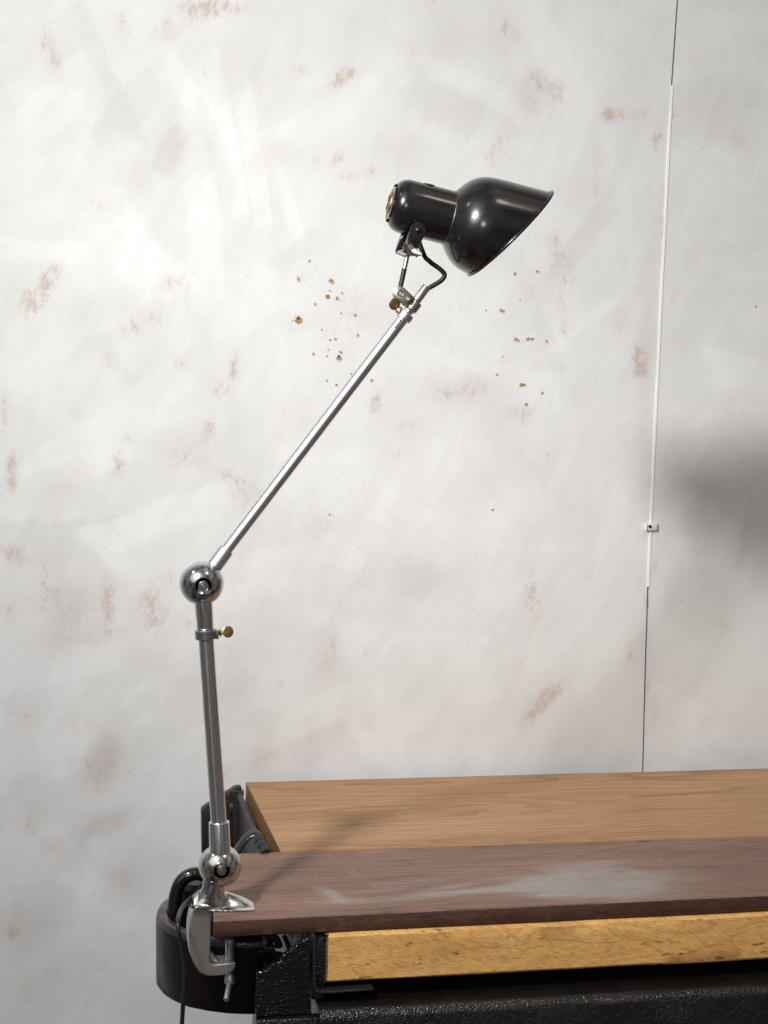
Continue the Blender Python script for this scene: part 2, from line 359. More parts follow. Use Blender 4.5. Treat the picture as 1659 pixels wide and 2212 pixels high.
# scuffs: picture centre, half sizes, turn (deg), strength
SC = [(420,30,40,14,10,.5),(880,110,30,14,-30,.35),(690,345,20,14,0,.3),(1085,300,22,26,0,.45),(1230,600,12,40,0,.4),(620,1010,30,18,20,.3),(330,690,20,24,30,.35),(60,660,22,30,0,.35),(180,1010,30,22,0,.35),(90,1250,22,40,0,.4),(300,1420,24,20,0,.35),(520,1240,18,24,0,.3),(860,980,40,16,0,.3),(1180,980,18,24,0,.35),(1290,330,14,26,0,.4),(1340,700,14,34,0,.35),(1120,1440,16,26,-30,.4),(1200,1600,18,20,0,.35),(170,1560,26,22,-20,.35),(70,1780,24,26,0,.4),(270,1900,26,18,20,.35),(120,2110,26,18,0,.35),(790,1560,22,22,0,.3),(950,1420,24,18,0,.25),(1500,560,14,24,0,.25),(1600,300,16,20,0,.25),(1560,1350,18,22,0,.3),(465,15,70,16,0,.7),(265,50,12,25,0,.5),(360,67,22,12,0,.45),(112,115,12,38,15,.75),(100,95,10,10,0,.5),(445,163,6,14,0,.5),(562,195,8,15,0,.5),
(650,150,12,8,0,.7),(740,168,25,13,35,.95),(730,345,8,12,-30,.75),(800,372,12,8,0,.6),(750,380,28,10,0,.5),(220,445,25,12,0,.35),(98,615,17,38,-25,.9),
(375,615,28,16,0,.5),(290,710,22,14,35,.6),(240,780,12,16,0,.55),(505,800,9,36,-8,.75),(470,845,18,15,0,.65),(390,782,15,15,0,.55),(452,925,14,18,0,.7),
(160,880,15,15,0,.4),(10,890,8,45,0,.65),(25,1000,8,30,0,.6),(28,1045,12,25,0,.6),(257,1000,12,24,0,.8),(275,950,10,12,0,.5),(400,990,40,25,0,.5),
(495,1030,36,11,-25,.7),(535,1070,25,18,0,.6),(810,870,15,18,0,.45),(20,1196,24,18,-30,.85),(240,1121,8,15,0,.55),(15,1320,20,30,0,.4),(150,1306,70,50,0,.35),
(235,1306,13,40,0,.8),(195,1376,45,15,0,.4),(330,1320,28,50,0,.65),(370,1250,15,15,0,.45),(410,1346,12,14,0,.6),(115,1830,15,15,0,.5),(35,1966,10,15,0,.6),
(30,2020,22,18,0,.6),(715,1400,20,42,0,.5),(605,1476,12,12,0,.35),(565,1636,25,20,30,.55),(490,1670,8,14,0,.45),(235,1660,40,45,-35,.5),
(1090,55,20,28,25,.55),(1125,80,10,10,0,.4),(1165,175,14,28,20,.65),(1205,200,12,22,10,.6),(1140,225,16,22,0,.6),(1318,245,13,12,0,.7),(1355,248,42,10,0,.55),
(1070,340,18,22,0,.5),(1202,540,14,36,8,.65),(1220,712,8,18,0,.6),(1162,772,12,18,0,.4),(1026,840,40,20,15,.6),(954,848,25,20,0,.55),(1130,896,15,20,0,.5),
(814,865,10,26,0,.45),(886,917,30,12,0,.35),(750,690,60,55,0,.30),(1150,1290,22,60,10,.55),(1165,1530,14,48,-45,.8),(1180,1505,14,30,-50,.6),(1390,800,12,26,0,.7),
(1422,299,9,24,0,.75),(1288,406,8,20,0,.5),(1376,774,9,28,0,.75),(1384,628,15,15,0,.4),(1414,1219,8,12,0,.6),(1364,1418,10,28,0,.55),(1400,1303,4,18,0,.9),
(1399,1495,5,28,0,.6),(1415,1540,5,40,0,.4),(1432,470,6,90,2,.45),(1455,250,6,20,0,.55),(1408,1042,6,8,0,1.0),(880,1210,16,22,0,.4),(1310,1050,6,10,0,.4),
(790,1420,14,20,0,.35),(700,1130,26,16,0,.25),(1210,650,10,30,0,.4),(1340,540,10,30,0,.25),(560,360,14,20,0,.3),(130,1120,20,20,0,.35),(60,1560,20,26,0,.35),
(210,2085,20,14,0,.4),(60,2140,26,22,0,.4),(1050,330,16,12,0,.4),(1500,120,12,20,0,.3),(1455,640,8,14,0,.35)]
MV = [(150,1300,80,60,0,.35),(60,2000,50,60,0,.35),(260,1900,40,40,0,.3),(560,1560,40,30,30,.3),(235,1640,40,55,-30,.75),(225,1775,60,22,20,.5),(150,1850,40,30,0,.35),(370,310,28,40,0,.5),(300,380,30,36,-40,.4),(470,330,16,90,18,.35),(520,150,90,50,-20,.3),(980,90,70,40,20,.3),(1250,420,60,50,0,.25),(830,680,70,40,0,.2),(620,900,50,60,-30,.2),(180,680,60,40,30,.2),(900,1250,80,40,0,.2),(600,330,40,30,0,.3),
(330,830,60,30,30,.25),(410,960,60,30,0,.3),(100,1050,60,50,0,.25),(400,1490,70,30,25,.2),(120,1380,80,40,0,.25),(1030,850,70,40,0,.35),(1160,1540,50,60,-40,.3),
(700,1440,40,60,0,.25),(860,330,70,40,0,.3),(1140,200,40,60,0,.35),(1340,250,50,20,0,.3),(560,1640,40,40,0,.3),(980,230,80,40,0,.2),(60,1700,40,90,0,.2),
(1400,700,20,160,0,.3),(1390,1400,20,120,0,.25),(1540,240,50,50,0,.15),(650,1700,60,40,0,.15)]
# trowel strokes: picture centre, half length, half width, angle from horizontal, tone
ST = [(190,470,170,110,-55,.16),(90,280,110,90,0,.2),(480,290,190,28,-78,.35),(545,330,190,22,-80,.3),(620,430,120,16,-72,.25),(300,560,120,60,-50,.3),(440,520,150,40,-85,.3),
(370,330,60,26,60,-.5),(430,230,150,30,-50,.25),(700,260,160,40,30,.2),(1000,250,160,50,-25,-.25),(1000,180,120,30,-20,.2),(1190,120,160,40,-60,.15),(270,930,180,70,35,.25),
(560,760,180,60,-80,.2),(120,1180,120,60,0,-.35),(80,760,100,70,60,.2),(330,1130,170,40,20,.35),(560,1250,150,60,10,.25),(780,1050,200,90,0,.2),(1020,1150,200,80,10,.1),
(900,600,200,80,-20,.15),(1260,880,70,240,0,.1),(200,1520,200,70,15,-.2),(420,1560,200,30,30,-.1),(140,1730,120,60,0,-.25),(330,1900,150,80,-40,-.15),(860,1400,200,50,-10,.12),
(1010,1560,120,50,0,-.12),(650,1560,150,40,25,.12),(1540,600,110,200,0,-.05),(1540,250,120,90,0,-.25),(1540,1450,120,150,0,.02),(1560,800,100,60,0,.1),(90,1960,80,60,0,-.15)]
rs = random.Random(3)
for k in range(120):
    ST.append((rs.uniform(-300, 1950), rs.uniform(-250, 2400), rs.uniform(40, 170), rs.uniform(8, 45), rs.choice((-70, -50, 30, 45, 60, 80, 10, -20))+rs.uniform(-15, 15), rs.uniform(-.28, .28)))
for k in range(46):                                                # wear continues beyond the picture's edges
    u, v = rs.choice(((rs.uniform(-500, -20), rs.uniform(-200, 2500)), (rs.uniform(1680, 2200), rs.uniform(-200, 2500)), (rs.uniform(-200, 1900), rs.uniform(-400, -20))))
    SC.append((u, v, rs.uniform(8, 30), rs.uniform(10, 36), rs.uniform(-40, 40), rs.uniform(.3, .7)))
PXM = .000532*1.22                                                 # metres per picture unit on the wall
def prep(L):
    o = []
    for u, v, a, b, ang, s in L:
        p = onY(u, v, WY); c, q = math.cos(R(ang)), math.sin(R(ang)); o.append((p.x, p.z, a*PXM, b*PXM, c, q, s))
    return o
SCp, MVp, STp = prep([(u, v, a*1.12, b*1.12, g, s*1.3) for u, v, a, b, g, s in SC]), prep([(u, v, a, b, g, s*1.15) for u, v, a, b, g, s in MV]), prep(ST)
def gsum(L, x, z, wob, box=False):
    out = 0
    for px, pz, a, b, c, q, s in L:
        dx, dz = x-px, z-pz
        if abs(dx)+abs(dz) > 3*(a+b): continue
        l, w_ = (dx*c+dz*q)/a, (-dx*q+dz*c)/b
        if box:
            d = max(abs(l), abs(w_)) + wob*.25
            out += s*max(0, min(1, (1.05-d)/(.22 if l*s+w_ > 0 else .6)))
        else:
            d = l*l+w_*w_
            if d < 8: out += s*math.exp(-d*(.8+.5*wob))
    return out
def wall_panel(name, x0, x1, left, label):
    bm = bmesh.new(); st = .0045; nzz = int(2.6/st/1.15); z0, z1 = -.9, 1.7
    nx = int((x1-x0)/st); tl, sl, ml = bm.verts.layers.float.new('tone'), bm.verts.layers.float.new('scuff'), bm.verts.layers.float.new('mauve')
    grid = []
    for j in range(nzz+1):
        z = z0+(z1-z0)*j/nzz; row = []
        for i in range(nx+1):
            f = i/nx; s_ = seam(z)
            x = x0+(s_-.0014-x0)*f if left else s_+.0014+(x1-s_)*f
            vt = bm.verts.new((x, WY, z)); wb = noise.noise(Vector((x*22, 3, z*22)))+.5*noise.noise(Vector((x*60, 8, z*60)))
            vt[tl] = max(-1, min(1, gsum(STp, x, z, wb, True))); vt[sl] = min(1.1, gsum(SCp, x, z, wb)); vt[ml] = min(.8, gsum(MVp, x, z, wb))
            row.append(vt)
        grid.append(row)
    for j in range(nzz):
        for i in range(nx): bm.faces.new((grid[j][i], grid[j][i+1], grid[j+1][i+1], grid[j+1][i]))
    edge = grid[0][:] + [r[-1] for r in grid[1:]] + grid[-1][-2::-1] + [r[0] for r in grid[-2:0:-1]]
    back = [bm.verts.new(v.co+Vector((0, .02, 0))) for v in edge]
    n = len(edge)
    for i in range(n): bm.faces.new((edge[i], edge[(i+1) % n], back[(i+1) % n], back[i]))
    bm.faces.new(back)
    rc = random.Random(11)
    if left:                                                       # flakes where the limewash has chipped off to the brown board
        for x, y, r in [(195,120,8),(138,217,13),(315,228,16),(306,281,6),(373,293,7),(295,312,12),(347,321,10),(228,352,9),(367,400,6),(442,411,10),(137,440,20),(262,489,5),(458,521,9),
            (308,545,7),(337,540,7),(297,598,5),(217,620,8),(291,632,7),(369,614,7),(357,645,16),(422,730,6),(291,765,7),(341,788,7),(533,764,9),(305,1488,6),(1185,1463,8),(1306,189,9),
            (1428,177,9),(1333,328,4),(1150,385,5),(1230,385,10),(1243,391,9),(1310,542,11),(1325,550,7),(1376,541,11),(1398,541,10),(1477,553,8),(1240,635,5),(1209,733,8),(1340,790,11),(1357,788,9),
            (1454,834,9),(1367,893,9),(137,425,11),(355,632,8)]:
            chip(bm, onY(*c5(x, y), WY), r/1.843/1.35624*PXM, rc)
    else:
        for u, v, r in ((1633, 662, 2.6), (1470, 1300, 1.5), (1520, 1240, 1.2)): chip(bm, onY(u, v, WY), r*PXM, rc)
    o = obj(name, bm, [M['plaster'], M['chip'], M['chip_lip']], smooth=False, label=label, cat='wall')
    return o
def chip(bm, p, r, rc):
    def flake(cx, cz, rr, n, mi, y, lo, hi):
        k = rc.uniform(.6, 1.0); ph = rc.uniform(0, 6); w3 = [rc.uniform(lo, hi) for _ in range(n)]
        w3 = [(w3[q_]*2+w3[q_-1])/3 for q_ in range(n)]; ring = []
        for q_ in range(n):
            a = 2*math.pi*q_/n; dx, dz = math.cos(a)*rr*w3[q_], k*math.sin(a)*rr*w3[q_]
            ring.append(bm.verts.new((cx+dx*math.cos(ph)-dz*math.sin(ph), y, cz+dx*math.sin(ph)+dz*math.cos(ph))))
        f = bm.faces.new(ring[::-1]); f.material_index = mi
    flake(p.x, p.z, r*1.3, 19, 2, WY-.00025, .75, 1.15)            # thin feathered lip of limewash
    flake(p.x, p.z, r, 23, 1, WY-.0005, .45, 1.35)
    for _ in range(rc.choice((0, 0, 1, 1, 2)) if r > .0025 else 0):
        a = rc.uniform(0, 6.3); d = r*rc.uniform(1.3, 2.4); flake(p.x+math.cos(a)*d, p.z+math.sin(a)*d, r*rc.uniform(.12, .28), 9, 1, WY-.0005, .5, 1.3)
wall_panel('plaster_wall', -1.2, .69, True, 'wide limewashed white wall panel with brown scuffs and a cluster of chipped spots behind the lamp')
wall_panel('plaster_wall', .69, 1.6, False, 'narrow limewashed wall panel right of the vertical joint, greyer and less scuffed')
bm = bmesh.new()
zs = [.268+(.985-.268)*i/24 for i in range(25)]
L_ = [Vector((seam(z)-.0016-.0004*math.sin(i), WY-.0012, z)) for i, z in enumerate(zs)]; Q_ = [Vector((seam(z)+.0017, WY-.0012, z)) for z in zs]
out = L_ + Q_[::-1]
prism(bm, out, [p+Vector((0, .006, 0)) for p in out])
obj('joint_light_strip', bm, M['strip'], smooth=False, label='thin bright white strip standing in for light through the vertical joint between the two wall panels', cat='strip')  # white strip put in for bright background showing through the joint
cp = onY(1405, 1137, WY); bm = bmesh.new()
root = thing('wall_clip', 'small white clip with a dark screw fixed across the wall joint', 'clip', cp)
prism(bm, [cp+Vector((a*PXM, -.0052, b*PXM)) for a, b in ((-9, 8), (13, 8), (13, -8), (-9, -8))], [cp+Vector((a*PXM, -.0014, b*PXM)) for a, b in ((-9, 8), (13, 8), (13, -8), (-9, -8))], .0006)
prism(bm, [cp+Vector((a*PXM, -.007, b*PXM)) for a, b in ((-13, 8), (-10.5, 8), (-10.5, -8), (-13, -8))], [cp+Vector((a*PXM, -.0002, b*PXM)) for a, b in ((-13, 8), (-10.5, 8), (-10.5, -8), (-13, -8))], .0003)
obj('clip_body', bm, M['clip'], root)
bm = bmesh.new(); rod(bm, cp+Vector((-4*PXM, -.0053, 1*PXM)), cp+Vector((-4*PXM, -.0068, 1*PXM)), 3.4*PXM, seg=16); obj('screw', bm, M['recess'], root)

# ------------------------------------------------------------------ boards
def board(name, fl, fr, bl, br, z0, z1, mt, me_, mend, label, res=.0035, smears=(), knots=(), ed=.0016, edgewob=.0006, seedk=0):
    """a plank: corners front-left, front-right, back-left, back-right (x, y)"""
    bm = bmesh.new(); sl = bm.verts.layers.float.new('smear'); kl = bm.verts.layers.float.new('knot')
    nx = int((fr[0]-fl[0])/res/1.5); W = bl[1]-fl[1]; ny = int(W/res)
    sec = [(0, z0+ed), (0, (z0+z1)/2), (0, z1-ed), (ed*.3/W, z1-ed*.3)] + [((ed+(W-2*ed)*j/ny)/W, z1) for j in range(ny+1)] + [(1-ed*.3/W, z1-ed*.3), (1, z1-ed), (1, z0+ed), (1-ed/W, z0), (ed/W, z0)]
    cols = []
    for i in range(nx+1):
        f = i/nx; col = []
        for k, (q, z) in enumerate(sec):
            xl = fl[0]+(bl[0]-fl[0])*q; xr = fr[0]+(br[0]-fr[0])*q; x = xl+(xr-xl)*f
            y = (fl[1]+(fr[1]-fl[1])*f)*(1-q)+(bl[1]+(br[1]-bl[1])*f)*q
            p = Vector((x, y, z)); nn = noise.noise(Vector((x*30, q*9+seedk, z*60)))
            if q in (0, 1) or k < 4: p.y += nn*edgewob
            if z >= z1-1e-6: p.z += noise.noise(Vector((x*5, y*14, seedk)))*.0003
            v = bm.verts.new(p)
            if z > z1-.004:
                wb = noise.noise(Vector((x*14, y*40, 5)))+.6*noise.noise(Vector((x*40, y*90, 9)))
                for L, ly in ((smears, sl), (knots, kl)):
                    s = 0
                    for cx, cy, a, b, an, st in L:
                        dx, dy = x-cx, y-cy; c, qn = math.cos(R(an)), math.sin(R(an))
                        d = ((dx*c+dy*qn)/a)**2+((-dx*qn+dy*c)/b)**2
                        s += st*math.exp(-max(0, d*(1+.4*wb))**1.5)
                    v[ly] = max(0, min(1, s))
            col.append(v)
        cols.append(col)
    n = len(sec)
    for a, b in zip(cols, cols[1:]):
        for k in range(n):
            f = bm.faces.new((a[k], a[(k+1) % n], b[(k+1) % n], b[k])); f.material_index = 1 if k < 2 or k >= n-4 else 0
    for c in (cols[0], cols[-1]):
        f = bm.faces.new(c); f.material_index = 2
    return obj(name, bm, [mt, me_, mend], label=label, cat='board', angle=50, origin=(fl[0], fl[1], z0))
def sm(u, v, a, b, an, s, z=0):
    p = onZ(u, v, z); return (p.x, p.y, a, b, an, s)
SMR = [sm(1300,1902,.09,.058,6,.85),sm(1225,1903,.075,.042,8,.5),sm(1330,1935,.08,.025,4,.3),sm(1385,1905,.05,.03,0,.4),sm(1130,1912,.06,.018,12,.6),sm(1040,1922,.05,.010,6,.6),sm(985,1914,.03,.007,14,.55),sm(950,1930,.045,.010,0,.6),sm(885,1940,.05,.009,4,.5),sm(1070,1898,.03,.006,10,.4),
    sm(716,1932,.010,.026,20,.8),sm(745,1947,.035,.008,0,.65),sm(790,1925,.04,.0045,0,.5),sm(1260,1865,.06,.014,0,.35),sm(1180,1925,.08,.02,4,.3),sm(1480,1890,.05,.03,0,.15),sm(880,1905,.06,.01,10,.2),
    sm(1350,1930,.07,.014,0,.3),sm(1255,1882,.012,.006,0,-.4),sm(1335,1884,.012,.006,0,-.4),sm(1290,1945,.022,.012,30,-.35),
    sm(764,1888,.004,.026,12,.35),sm(712,1868,.003,.006,0,.25),sm(700,1868,.003,.004,0,.2)]
KN = [(.36,.19,.012,.004,0,.8),sm(1390,1817,.010,.007,0,.9),sm(1490,1910,.045,.008,0,.25),sm(1100,1855,.06,.006,0,.25),sm(1570,1868,.07,.010,0,.25)]
board('walnut_board', (-.012, -.0437), (1.05, -.0312), (.013, .2005), (1.05, .190), -.0205, 0, M['walnut'], M['walnut_edge'], M['walnut_edge'],
      'dark brown walnut board with a grey dusty smear, gripped by the lamp clamp', smears=SMR, knots=KN)
board('cedar_board', (.1018, .2030), (1.25, .1915), (.1012, .526), (1.25, .513), -.0285, -.0005, M['cedar'], M['cedar_end'], M['cedar_end'],
      'pale honey coloured wooden board with fine grain, behind the dark walnut board', res=.008, seedk=4, edgewob=.0004, ed=.0012)
bd = bpy.data.objects['walnut_board']; bm = bmesh.new(); bm.from_mesh(bd.data); rk = random.Random(5); org = bd.location
def scratch(u0, v0, u1, v1, dashes, wd):
    p, q = onZ(u0, v0, .0004)-org, onZ(u1, v1, .0004)-org; d = (q-p).normalized(); n_ = Vector((-d.y, d.x, 0))
    for a_, b_ in dashes:
        A_, B_ = p.lerp(q, a_), p.lerp(q, b_); w_ = wd*rk.uniform(.6, 1.2)
        f = bm.faces.new([bm.verts.new(c) for c in (A_, A_.lerp(B_, .5)-n_*w_, B_, A_.lerp(B_, .5)+n_*w_)]); f.material_index = 3
        if f.normal.z < 0: f.normal_flip()
scratch(737, 1856, 844, 1943, ((0, .1), (.14, .2), (.22, .34), (.35, .42), (.5, .56), (.6, .8), (.82, .98)), .0006)
scratch(680, 1927, 706, 1947, ((0, .5), (.55, 1)), .0005); scratch(668, 1872, 692, 1905, ((0, .3), (.4, .9)), .0003)
scratch(592, 1890, 618, 1893, ((0, .6), (.7, 1)), .0008); scratch(795, 1970, 842, 1967, ((0, .2), (.25, .5), (.55, .75), (.8, 1)), .0009)
scratch(990, 1860, 1010, 1852, ((0, .4),), .0006); scratch(1060, 1930, 1100, 1915, ((0, .5), (.6, 1)), .0004); scratch(1420, 1850, 1440, 1868, ((0, .7),), .0005)
for k in range(34):
    u_, v_ = rk.uniform(560, 1640), rk.uniform(1825, 1960); scratch(u_, v_, u_+rk.uniform(3, 9), v_+rk.uniform(-2, 2), ((0, 1),), rk.uniform(.0003, .0007))
bm.to_mesh(bd.data); bm.free(); bd.data.materials.append(mat('scratched_wood', (.37, .30, .26), .7)[0])
# rough beam under the walnut board
bm = bmesh.new()
zt, zb = -.0215, -.0785
secf = [(-.0485, zt-.0026), (-.0472, zt-.0008), (-.040, zt), (.02, zt), (.02, zb), (-.046, zb), (-.0485, zb+.003), (-.0487, -.06), (-.0486, -.04)]
nxb = 160; cols = []
for i in range(nxb+1):
    x = .1195+(1.05-.1195)*(i/nxb)**1.3; col = []
    for k, (y, z) in enumerate(secf):
        wv = noise.noise(Vector((x*11, k*1.7, 2)))*.0009; xx = x
        if i == 0: xx -= 0 if y < -.047 else .0035; 
        dy = .012*(x-.1195); col.append(bm.verts.new((xx+(noise.noise(Vector((k*3.1, 7, 1)))*.0015 if i == 0 else 0), y+dy+wv, z+wv*.9)))
    cols.append(col)
n = len(secf)
for a, b in zip(cols, cols[1:]):
    for k in range(n): bm.faces.new((a[k], a[(k+1) % n], b[(k+1) % n], b[k]))
for c in (cols[0], cols[-1]): f = bm.faces.new(c); f.material_index = 1
# chamfered, worn left end: narrow leading block
cn = [(-.0528, zt-.004), (-.0528, zb+.006)]
pts = [Vector((.1196, -.0483, zt-.003)), Vector((.1196, -.0483, zb+.003)), Vector((.1152, -.042, zb+.018)), Vector((.1150, -.041, zt-.016))]
prism(bm, pts, [p+Vector((.002, .03, 0)) for p in pts])
for f in bm.faces:
    if f.calc_center_median().x < .1194: f.material_index = 1
obj('oak_beam', bm, [M['oak'], M['oak_end']], label='rough sawn yellow oak beam lying under the walnut board on the black rail', cat='beam', angle=35, origin=(.12, -.05, zb))

# ------------------------------------------------------------------ black cast iron machine base
root = thing('machine_base', 'black painted cast iron machine frame with a round hollow end carrying the wooden boards', 'machine frame', (.05, .05, -.75))
CX, CY, RO, RI = .0487, .1336, .1077, .0942
ZT, ZB = -.0512, -.1416
bm = bmesh.new(); seg = 72; ri = []
prof = [(RO-.002, ZB), (RO, ZB+.003), (RO+.0008, -.06), (RO, ZT-.004), (RO-.0015, ZT-.001), (RO-.004, ZT), (RI+.002, ZT), (RI, ZT-.002), (RI-.0004, ZT-.009), (RI-.007, ZT-.0095), (RI-.0085, ZT-.011), (RI-.0085, ZB+.008), (RI-.01, ZB)]
for i in range(seg+1):
    a = R(80)+R(194)*i/seg
    ri.append([bm.verts.new((CX+math.cos(a)*r*(1+.006*noise.noise(Vector((a*4, z*20, 0)))), CY+math.sin(a)*r, z+.0012*noise.noise(Vector((a*5, r*40, 3))))) for r, z in prof])
n = len(prof)
for a, b in zip(ri, ri[1:]):
    for k in range(n): bm.faces.new((a[k], a[(k+1) % n], b[(k+1) % n], b[k]))
bm.faces.new(ri[0]); bm.faces.new(ri[-1])
lathe(bm, Vector((CX, CY, ZB+.004)), Vector((0, 0, 1)), [(0, 0), (0, RI-.006), (.006, RI-.006), (.006, 0)], 60)
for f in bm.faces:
    if f.calc_center_median().z > ZT-.0095: f.material_index = 1      # rim highlight painted in as a lighter grey
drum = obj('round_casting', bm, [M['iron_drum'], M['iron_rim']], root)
# glossy ring handle inside the drum
bm = bmesh.new()
pp = [onY(u, v, .135) for u, v in ((374, 2012), (375, 1980), (377, 1950), (383, 1921), (395, 1900), (413, 1889), (433, 1888), (449, 1899), (458, 1920), (461, 1950), (461, 1990), (461, 2012))]
sweep(bm, catmull(pp, 8), .0082, 20)
obj('ring_handle', bm, M['gloss_black'], drum)
bm = bmesh.new()
a, b = onY(414, 2005, .162), onY(420, 1906, .162)
rod(bm, a, b, .0195, .0175, 32, .006)
box(bm, a.x-.004, a.x+.06, .165, .19, a.z, b.z-.004, .004)
obj('stud', bm, M['iron_worn'], drum)
# torn-off front plate
bm = bmesh.new(); PY = -.058
top = [(175,830),(200,822),(230,822),(262,808),(288,797),(310,780),(318,756),(330,742),(352,736),(385,733),(410,718),(415,690),(430,660),(462,642),(500,616),(540,590),(548,572),(570,550),(606,528),(650,500),(690,480)]
poly = [onY(*c4(x, y), PY) for x, y in top] + [onY(*c4(x, y), PY) for x, y in ((697, 850), (702, 1235), (430, 1246), (166, 1256), (170, 1040))]
prism(bm, poly, [p+Vector((0, .009, 0)) for p in poly], .0009, 1)
obj('front_plate', bm, M['iron_rough'], root)
# lower box and rail
bm = bmesh.new()
box(bm, .0362, .1075, -.066, -.050, -.75, -.1125, .0022, 3)
obj('lower_box', bm, M['iron'], root)
bm = bmesh.new()
sec = [(-.080, -.75), (-.080, -.150)]
for k in range(9):
    a = R(180-11.25*k); sec.append((-.068+.012*math.cos(a), -.1125+.012*math.sin(a)))
sec += [(-.045, -.0995), (0.05, -.0995), (0.05, -.75)]
cols = []
for i in range(90):
    x = .1065+(1.15-.1065)*i/89
    cols.append([bm.verts.new((x, y+.013*(x-.1)+(.0008*noise.noise(Vector((x*14, k, 4)))), z+(.0007*noise.noise(Vector((x*17, k*.6, 9))) if z > -.3 else 0))) for k, (y, z) in enumerate(sec)])
n = len(sec)
for a, b in zip(cols, cols[1:]):
    for k in range(n): bm.faces.new((a[k], a[(k+1) % n], b[(k+1) % n], b[k]))
bm.faces.new(cols[0]); bm.faces.new(cols[-1])
obj('side_rail', bm, M['iron'], root)
# angle bracket hugging the beam end
bm = bmesh.new()
ang = [(718, 470), (722, 760), (720, 960), (738, 1018), (790, 1036), (900, 1034), (1100, 1020), (1312, 1004), (1312, 982), (1100, 996), (900, 1010), (800, 1008), (765, 985), (752, 940), (752, 760), (748, 462)]
poly = [onY(*c4(x, y), -.0575) for x, y in ang]
prism(bm, poly, [p+Vector((0, .035, 0)) for p in poly], .0008, 1)
obj('angle_bracket', bm, M['iron_worn'], root)
bm = bmesh.new(); box(bm, .1015, .1165, -.047, .04, -.098, -.024, .001); box(bm, .112, 1.1, .03, .50, -.75, -.0305, .003)
obj('bed', bm, M['iron'], root, angle=30)
# hook and pin seen through the opening
bm = bmesh.new()
hk = [onY(*c4(x, y), -.01) for x, y in ((255, 470), (310, 470), (350, 490), (378, 530), (392, 580))]
sweep(bm, catmull(hk, 6), .0045, 12)
rod(bm, onY(*c4(250, 592), -.016), onY(*c4(350, 588), -.016), .0042, seg=20)
rod(bm, onY(*c4(190, 625), -.012), onY(*c4(240, 622), -.012), .002, seg=12)
sweep(bm, [onY(*c4(x, y), .0) for x, y in ((440, 470), (470, 540), (500, 620))], .003, 10)
obj('hook', bm, M['iron_worn'], root)
# support arm beside the cedar board
c2 = lambda x, y: ((540+x/5.53)/1.35624, (2280+y/5.53)/1.35624)
bm = bmesh.new()
fl = [(.0915, .522, -.003), (.0912, .46, -.008), (.0905, .40, -.011), (.0900, .325, -.0085), (.0895, .30, -.017), (.0893, .25, -.016), (.0893, .17, -.018)]
front = [Vector(p) for p in fl] + [Vector((.09, .17, -.13)), Vector((.092, .522, -.13))]
prism(bm, front, [p+Vector((-.0075, 0, -.0008)) for p in front], .0016, 2)
bk = [(930, 140), (870, 143), (800, 165), (740, 215), (690, 238), (660, 262), (560, 330), (410, 420), (330, 470), (290, 500), (280, 530), (284, 900), (290, 1260), (900, 1260)]
poly = [onY(*c2(x, y), .505) for x, y in bk]
prism(bm, poly, [p+Vector((0, .014, 0)) for p in poly], .002, 2)
rib = [onY(*c2(x, y), .5) for x, y in ((870, 200), (860, 500), (870, 900), (880, 1230))]
sweep(bm, rib, .008, 14)
ball(bm, onY(*c2(790, 490), .5), .008, (1, .6, 1.1))
arch = [onY(*c2(x, y), .27) for x, y in ((820, 1240), (870, 1150), (930, 1055), (1000, 965), (1070, 910), (1130, 888), (1185, 905), (1225, 960), (1270, 1050), (1330, 1190))]
sweep(bm, catmull(arch, 5), .0042, 12, ry=.012, upv=Vector((0, 1, 0)))
for k in range(3):
    rod(bm, onY(*c2(1190+k*45, 960+k*85), .245-.02*k), onY(*c2(1222+k*45, 1040+k*85), .235-.02*k), .006, seg=16)
box(bm, .056, .089, .24, .50, -.13, -.095)
obj('support_arm', bm, M['iron_worn'], root)

# ------------------------------------------------------------------ the clamp lamp
lamp = thing('desk_lamp', 'clamp lamp with two jointed steel tubes and black enamel shade, on the walnut board', 'lamp', (0, 0, 0))
def cl(x, y, off=0): return onY(*c3(x, y), -.014+off)
# clamp: fused casting
bm = bmesh.new()
H = .0145
outl = [(560,745),(600,690),(800,690),(815,786),(808,800),(795,900),(786,1150),(776,1385),(790,1430),(830,1442),(905,1438),(1060,1418),(1100,1412),(1116,1430),(1108,1490),(1050,1552),(950,1580),(830,1597),(720,1586),(640,1545),(575,1450),(528,1340),(506,1200),(500,1060),(508,940),(525,840)]
fr_ = [cl(x, y) for x, y in outl]
prism(bm, fr_, [p+Vector((0, 2*H, 0)) for p in fr_], .003, 3)
# top jaw: loft of sections along x, from the back of the casting to the tip
tip = onZ(*c3(1372, 742), .0015)
x0j = cl(565, 760).x; secs = []
for f, hw, hz in ((0, .0125, .0150), (.12, .0135, .0215), (.28, .0150, .0250), (.44, .0165, .0215), (.60, .018, .0170), (.79, .0185, .0120), (.92, .0175, .0072), (1.0, .0150, .0036)):
    x = x0j+(tip.x-x0j)*f; zb_ = .0003
    key_pts = [(-hw, zb_), (-hw, zb_+.0022*(1-.5*f)), (-hw*.72, hz*.26), (-hw*.42, hz*.62), (-hw*.30, hz*.74), (hw*.02, hz*.97), (hw*.22, hz), (hw*.5, hz*.6), (hw, zb_+.002*(1-.5*f)), (hw, zb_)]
    ring = []
    for k in range(24):                                            # flat underside, flared front skirt, sloping ridge face
        q = k/24*9; a = int(q); t_ = q-a; (y0, z0_), (y1, z1_) = key_pts[a], key_pts[a+1]; ring.append((y0+(y1-y0)*t_, z0_+(z1_-z0_)*t_))
    secs.append([bm.verts.new((x, y, z)) for y, z in ring])
for a, b in zip(secs, secs[1:]):
    for k in range(24): bm.faces.new((a[k], a[(k+1) % 24], b[(k+1) % 24], b[k]))
